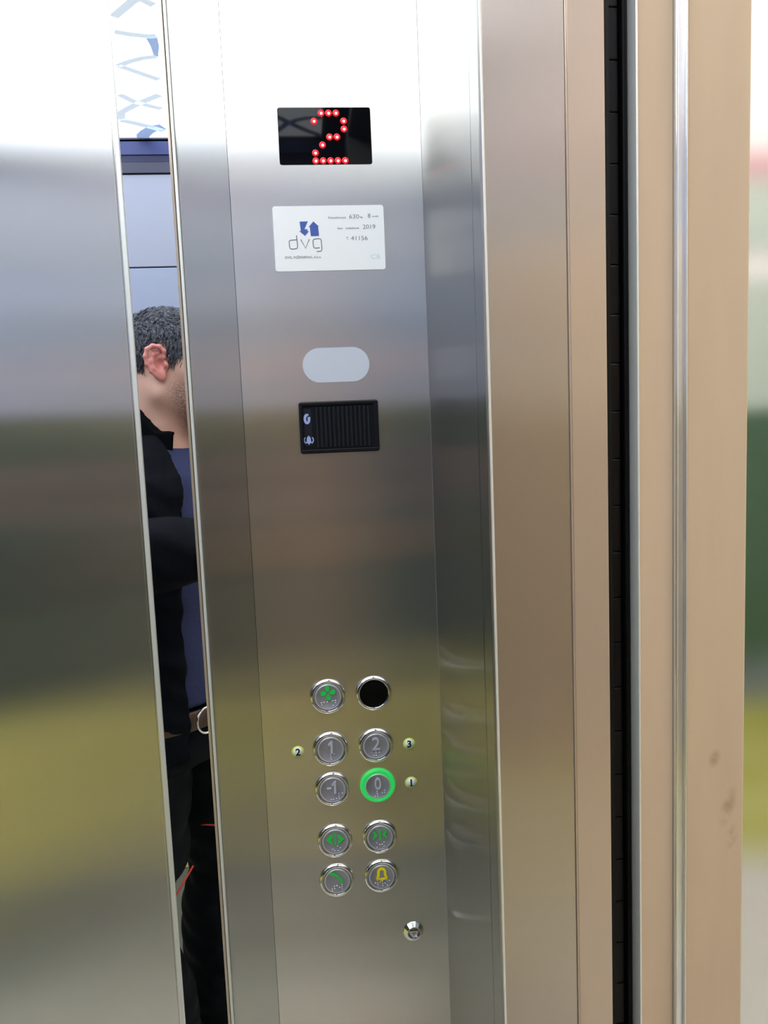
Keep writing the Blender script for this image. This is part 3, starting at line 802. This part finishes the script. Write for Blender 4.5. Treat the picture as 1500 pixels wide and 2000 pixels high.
SHL, ELL, WRL = W(-.005, .175, 1.325), np.array((-.46, -.415, 1.195)), np.array((-.192, -.515, 1.205))
SHR, ELR, WRR = W(-.005, -.175, 1.325), np.array((-.155, -1.045, 1.10)), np.array((-.052, -.905, 1.265))
HIPL, KNL, ANL = W(0, .085, .84), np.array((-.386, -.655, .46)), np.array((-.330, -.660, .09))
HIPR, KNR, ANR = W(0, -.085, .84), np.array((-.238, -.835, .47)), np.array((-.262, -.842, .09))

# --- body (head, neck, trunk, arms, hands, legs in one surface)
B = Field((-.62, -1.12, .04), (.06, -.36, 1.66), .0042)
B.ell(Hd(.002, 0, .002), (.089, .072, .078), k=.01)
B.ell(Hd(.030, 0, -.052), (.066, .060, .082), k=.03)
B.cap(Hd(.072, -.012, -.118), Hd(.072, .012, -.118), .020, .020, k=.03)
for s in (-1, 1):
    B.cap(Hd(-.002, s * .056, -.072), Hd(.062, s * .022, -.116), .017, .018, k=.025)
    B.cap(Hd(.048, s * .050, -.028), Hd(.074, s * .034, -.034), .014, .012, k=.025)     # cheekbone
    B.cap(Hd(.082, s * .012, .018), Hd(.066, s * .046, .014), .010, .008, k=.015)       # brow
B.chain([Hd(.086, 0, .012), Hd(.104, 0, -.016), Hd(.116, 0, -.038), Hd(.096, 0, -.046)], [.007, .009, .011, .008], k=.010)
B.cap(Hd(.094, -.009, -.041), Hd(.094, .009, -.041), .009, .009, k=.008)
B.cap(Hd(.086, -.018, -.072), Hd(.086, .018, -.072), .006, .006, k=.008)
B.cap(Hd(.085, -.015, -.083), Hd(.085, .015, -.083), .0065, .0065, k=.008)
B.cap(Hd(-.026, 0, -.06), W(-.012, 0, 1.33), .057, .066, k=.03)
B.put(torso_fn(-.012, .80, 1.40), (*TLO, .78), (*THI, 1.42), k=.03)
for SH, EL, WR in ((SHL, ELL, WRL), (SHR, ELR, WRR)):
    B.cap(SH, EL, .048, .040, k=.03); B.cap(EL, WR, .039, .026, k=.02)
for HP, KN, AN in ((HIPL, KNL, ANL), (HIPR, KNR, ANR)):
    B.cap(HP, KN, .075, .052, k=.03); B.cap(KN, AN, .050, .034, k=.02)
    B.cap(AN, AN + f3 * .11 + np.array((0, 0, -.035)), .030, .022, k=.02)
def hand(F, wr, d, up, side, curl, tcurl):
    """d = along the palm, up = towards the thumb side, side = back of the hand; curl = bend per joint"""
    d, up, side = [np.array(v, float) / np.linalg.norm(v) for v in (d, up, side)]
    base = wr + d * .02
    for t in (-.030, -.012, .008, .026):
        F.cap(base + up * t * .7, wr + d * .088 + up * t, .0125, .0105, k=.012)
    for t, L, c0 in ((.029, .072, curl), (.010, .080, curl), (-.010, .074, curl), (-.028, .058, curl * 1.1)):
        p = wr + d * .088 + up * t; dirn = d.copy(); ang = 0
        for seg_, (fr_, r) in enumerate(((.44, .0088), (.31, .0080), (.25, .0072))):
            ang += c0[seg_] if hasattr(c0, '__len__') else c0
            dirn = d * math.cos(ang) - side * math.sin(ang)
            q = p + dirn * L * fr_; F.cap(p, q, r, r * .93, k=.004); p = q
    p = wr + d * .030 + up * .030; v = d * .55 + up * .75 - side * .25 * tcurl
    for L, r, b in ((.040, .0120, 0), (.030, .0100, .5), (.024, .0088, .7)):
        v = v / np.linalg.norm(v); q = p + v * L; F.cap(p, q, r, r * .92, k=.006); p = q
        v = v + d * b * .6 - side * b * tcurl
hand(B, WRL, (.72, -.66, -.15), (.1, .0, 1), (.45, .85, .1), np.array((.35, .5, .4)), .6)
hand(B, WRR, (.28, .38, .95), (.3, -.85, .2), (-.9, .1, .4), np.array((.55, .75, .6)), .8)
V, Fc = B.mesh()
x, y, z = V[:, 0] - HC[0], V[:, 1] - HC[1], V[:, 2] - HC[2]
ss = lambda a, b, t: np.clip((t - a) / (b - a), 0, 1) ** 2 * (3 - 2 * np.clip((t - a) / (b - a), 0, 1))
beard = ss(-.005, .035, x + .25 * (z + .09)) * ss(-.035, -.075, z) * ss(-.165, -.150, z) * (1 - .6 * ss(.085, .1, x))
skin_mesh('body', V, Fc, M['skin'], person, attr=beard)

# --- ears
def ear(s):
    E = Field((-.035, -.045, -.030), (.030, .045, .040), .00125)
    loc = lambda a, b, c: (a, b, c)
    E.ell((-.001, .003, .002), (.014, .026, .005), k=.004)
    H = [(.004, .004, .004), (.011, .010, .006), (.014, .020, .008), (.008, .029, .010), (-.003, .0325, .012), (-.013, .028, .0135), (-.0185, .016, .014), (-.0185, .002, .013), (-.0145, -.011, .011), (-.008, -.020, .008)]
    E.chain(H, [.0026, .0034, .0037, .0038, .0038, .0038, .0037, .0035, .0034, .0036], k=.003)
    E.chain([(.003, .020, .006), (-.006, .017, .009), (-.0105, .007, .010), (-.0100, -.006, .010), (-.004, -.014, .008)], [.0026, .0034, .0038, .0036, .0034], k=.004)
    E.ell((-.001, -.022, .006), (.0088, .0095, .0052), k=.006)
    E.ell((.0115, -.004, .0055), (.0048, .0065, .0048), k=.004)
    E.ell((.000, .002, -.006), (.016, .024, .010), k=.006)
    E.cut(ell_fn(np.array((.002, .000, .0115)), np.array((.0075, .0105, .0095)), np.eye(3)), k=.003)
    V, Fc = E.mesh()
    a, b, c = V.T.copy()
    t = math.radians(9); a2 = a * math.cos(t) - b * math.sin(t) * .9; b2 = a * math.sin(t) + b * math.cos(t)     # leans back
    c = c + np.maximum(-a, 0) * .30
    P = np.stack((HC[0] - .001 + a2, HC[1] + s * (.0705 + c), HC[2] - .022 + b2), 1)
    if s > 0: Fc = Fc[:, ::-1]
    skin_mesh('ear', P, Fc, M['ear_skin'], person)
ear(1); ear(-1)
for s in (-1, 1):
    bm = bm_new(); bmesh.ops.create_uvsphere(bm, u_segments=16, v_segments=10, radius=.0115, matrix=Matrix.Translation(Vector(Hd(.071, s * .031, -.004))))
    obj('eye', bm, M['eye'], person, smooth=True)

# --- hair: cap plus short locks
Hf = Field(Hd(-.125, -.10, -.07), Hd(.11, .10, .125), .003)
Hf.ell(Hd(.002, 0, .004), (.0945, .0770, .0825), k=.0)
def face_fn(X, Y, Z):
    x, y, z = X - HC[0], Y - HC[1], Z - HC[2]
    line_ = np.interp(x, (-.10, -.045, -.030, -.022, .014, .018, .044, .052, .070, .10), (-.048, -.044, -.030, .014, .016, -.024, -.018, .012, .040, .040)).astype(np.float32)
    return z - line_
Hf.cut(lambda X, Y, Z: face_fn(X, Y, Z), k=.004)
def inner_fn(X, Y, Z): return ell_fn(Hd(.002, 0, .002), np.array((.080, .062, .068)), np.eye(3))(X, Y, Z)
Hf.cut(inner_fn, k=.001)
V, Fc = Hf.mesh()
nz = 0.0010 * (np.sin(V[:, 0] * 410 + 3 * np.sin(V[:, 2] * 170)) + np.sin(V[:, 2] * 330 + V[:, 1] * 290))
dirs = V - HC; dirs /= np.linalg.norm(dirs, axis=1)[:, None]; V = V + dirs * nz[:, None]
lv, lf_ = [V], [Fc]; base_n = len(V); sv, sf = [], []
src = rng.choice(len(V), 6500)
for i in src:
    p = V[i]; n = dirs[i]
    if np.dot(p - HC, p - HC) < .060 ** 2: continue
    up_ = np.clip((p[2] - HC[2] - .015) / .055 + rng.normal(0, .15), 0, 1)                      # swept forward on top, down at the sides
    comb = np.array((-.30, 0, -.75)) * (1 - up_) + np.array((.45, 0, .15)) * up_ + rng.normal(0, .2, 3)
    comb -= n * (comb @ n); comb /= np.linalg.norm(comb)
    L = rng.uniform(.011, .020); side = np.cross(n, comb) * .0008
    mid = p + comb * L * .5 + n * L * .13; tip = p + comb * L + n * L * .15
    k = base_n + len(sv); sv += [p + side, p - side, mid + side * .8, mid - side * .8, tip, p + n * .001, mid + n * .0009]
    sf += [(k, k + 1, k + 3, k + 2), (k + 2, k + 3, k + 4, k + 4), (k + 5, k, k + 2, k + 6), (k + 1, k + 5, k + 6, k + 3)]
me = bpy.data.meshes.new('hair')
me.from_pydata(V.tolist() + [tuple(v) for v in sv], [], Fc.tolist() + [q if q[2] != q[3] else q[:3] for q in sf]); me.update()
finish('hair', me, M['hair'], person, None)

# --- shirt, jacket, trousers
def folds(V, amp, seed):
    a = amp * (np.sin(V[:, 2] * 61 + 2.2 * np.sin(V[:, 0] * 23 + seed) + V[:, 1] * 17) * .6 + np.sin(V[:, 2] * 118 + V[:, 0] * 60 + 1.7 * np.sin(V[:, 1] * 41 + seed)) * .4)
    return a
def cloth(name, Fd, m, amp, seed):
    V, Fc = Fd.mesh()
    e1, e2 = V[Fc[:, 2]] - V[Fc[:, 0]], V[Fc[:, 3]] - V[Fc[:, 1]]; nf = np.cross(e1, e2)
    N = np.zeros_like(V)
    for k in range(4): np.add.at(N, Fc[:, k], nf)
    N /= np.linalg.norm(N, axis=1)[:, None] + 1e-9
    return skin_mesh(name, V + N * folds(V, amp, seed)[:, None], Fc, m, person)
S_ = Field((PX - .24, PY - .26, .84), (PX + .24, PY + .26, 1.42), .005)
S_.put(torso_fn(.004, .892, 1.372), (*TLO, .86), (*THI, 1.40), k=.0)
shirt = cloth('shirt', S_, M['shirt'], .0016, .4)
nk = W(-.010, 0, 1.362)
bm = bm_new()
add_tube(bm, [nk + f3 * (.076 * math.cos(a) + .004) + l3 * .070 * math.sin(a) + np.array((0, 0, .010 - .016 * math.cos(a))) for a in np.linspace(0, 2 * PI, 40)], .0085, 8)
obj('neckband', bm, M['neckband'], shirt)

J = Field((-.64, -1.16, .78), (.02, -.31, 1.46), .005)
J.put(torso_fn(.022, .800, 1.412), (*TLO, .80), (*THI, 1.40), k=.0)
for SH, EL, WR in ((SHL, ELL, WRL), (SHR, ELR, WRR)):
    J.cap(W(0, 0, 1.30), SH, .060, .072, k=.03)
    J.cap(SH, EL, .070, .063, k=.035); J.cap(EL, WR, .064, .056, k=.025)
def opening(X, Y, Z):
    u = (X - PX) * f3[0] + (Y - PY) * f3[1]; v = np.abs((X - PX) * l3[0] + (Y - PY) * l3[1])
    w = np.interp(Z, (.80, 1.10, 1.25, 1.36, 1.45), (.094, .094, .086, .062, .057)).astype(np.float32)
    return np.maximum(v - w, .02 - u)
J2 = Field(J.lo, J.lo + J.h * (np.array(J.n) - 1), J.h)
J2.d = J.d.copy()
arms = Field(J.lo, J.lo + J.h * (np.array(J.n) - 1), J.h)
for SH, EL, WR in ((SHL, ELL, WRL), (SHR, ELR, WRR)):
    arms.cap(EL, WR, .064, .056, k=0)
J2.cut(lambda X, Y, Z: np.maximum(opening(X, Y, Z), -arms.d + .004), k=.006)
def hollow(X, Y, Z): return torso_fn(.006, .70, 1.50)(X, Y, Z)
J2.cut(hollow, k=.002)
jacket = cloth('jacket', J2, M['jacket'], .0042, 1.3)
C_ = Field((PX - .16, PY - .16, 1.33), (PX + .16, PY + .16, 1.47), .0034)
def collar_fn(X, Y, Z):
    u = (X - nk[0]) * f3[0] + (Y - nk[1]) * f3[1]; v = (X - nk[0]) * l3[0] + (Y - nk[1]) * l3[1]
    lean = (Z - 1.36) * .10
    r = np.sqrt((u / (.088 + lean)) ** 2 + (v / (.080 + lean)) ** 2) - 1
    d = np.abs(r * .084) - .0085
    top = np.clip(1.437 - 1.75 * (u - .05), 1.404, 1.447)
    return np.maximum(np.maximum(d, np.maximum(1.345 - Z, (Z - top) * .9)), np.where(u > 0, .038 - np.abs(v), -1.0))
C_.put(collar_fn, C_.lo, C_.lo + C_.h * np.array(C_.n), k=.0)
V, Fc = C_.mesh(); skin_mesh('collar', V, Fc, M['collar'], jacket)
bm = bm_new(); bmesh.ops.create_uvsphere(bm, u_segments=12, v_segments=8, radius=.006, matrix=Matrix.Translation(Vector(W(.098, .112, 1.285))))
obj('snap_button', bm, M['alu'], jacket, smooth=True)

Tr = Field((-.50, -1.03, .05), (-.08, -.50, .93), .005)
Tr.put(torso_fn(.012, .78, .888), (*TLO, .76), (*THI, .90), k=.0)
for HP, KN, AN in ((HIPL, KNL, ANL), (HIPR, KNR, ANR)):
    TH, CA = ((np.array((-.350, -.660, .615)), np.array((-.350, -.657, .315))) if HP is HIPL else (np.array((-.240, -.833, .60)), np.array((-.246, -.837, .38))))
    Tr.chain([HP, TH, KN, CA, AN + np.array((0, 0, .01))], [.094, .080, .058, .072, .080], k=.02)
Tr.cut(lambda X, Y, Z: Z - .075 + 0 * X + 0 * Y, k=.003)
trs = cloth('trousers', Tr, M['trousers'], .0040, 2.1)
bm = bm_new(); add_tube(bm, [(-.2530, -.618, .592), (-.262, -.598, .584), (-.272, -.585, .572), (-.284, -.578, .556), (-.300, -.574, .540), (-.32, -.572, .53)], .0019, 6)
obj('red_piping', bm, M['piping'], trs)
bm = bm_new(); add_tube(bm, [(-.262, -.752, .604), (-.247, -.748, .605), (-.230, -.748, .602), (-.21, -.752, .598), (-.19, -.764, .59)], .0019, 6)
obj('red_piping', bm, M['piping'], trs)
bm = bm_new()
ring = [W(.008 + .126 * math.cos(a), .186 * math.sin(a), 0) for a in np.linspace(0, 2 * PI, 48, endpoint=False)]
rows = [[bm.verts.new((p[0] + (p[0] - PX) * e, p[1] + (p[1] - PY) * e, zz)) for p in ring] for zz, e in ((.855, 0), (.858, .03), (.888, .03), (.891, 0))]
for a, b in zip(rows, rows[1:]):
    for k in range(48): bm.faces.new((a[k], a[(k + 1) % 48], b[(k + 1) % 48], b[k])).smooth = True
belt = obj('belt', bm, M['leather'], trs)
bm = bm_new(); bc = W(.118, .072, .873)
add_tube(bm, [bc + .026 * math.cos(a) * (-l3 * .85 + f3 * .2) + np.array((0, 0, .024 * math.sin(a))) + f3 * .020 for a in np.linspace(0, 2 * PI, 28)], .0022, 6)
obj('buckle_ring', bm, M['chrome'], belt)

for s, AN in (('left', ANL), ('right', ANR)):
    Sh = Field((AN[0] - .14, AN[1] - .14, 0.0), (AN[0] + .24, AN[1] + .2, .14), .0045)
    fx = f3 if s == 'left' else np.array((math.cos(.25), math.sin(.25), 0))
    hz = lambda t: np.array((0, 0, t))
    Sh.cap(AN - fx * .045 - hz(.050), AN + fx * .05 - hz(.052), .036, .038, k=.02)
    Sh.cap(AN + fx * .05 - hz(.052), AN + fx * .165 - hz(.058), .040, .032, k=.02)
    Sh.cap(AN - hz(.03), AN + hz(.01), .042, .040, k=.02)
    Sh.cut(lambda X, Y, Z: Z - .002 + 0 * X + 0 * Y, k=.002)
    V, Fc = Sh.mesh(); skin_mesh('shoe', V, Fc, M['shoe'], person)

# --- the phone held up to take the picture
ph = thing('phone', 'black phone held upright in the right hand of the person', 'phone', (0, -.812, 1.262))
obj('phone_body', add_prism(bm_new(), round_rect(-.037, .037, 1.262, 1.416, .009), -.8155, -.8075), M['phone'], ph)
obj('screen', add_prism(bm_new(), round_rect(-.034, .034, 1.266, 1.412, .007), -.8160, -.8154), M['display_glass'], ph)
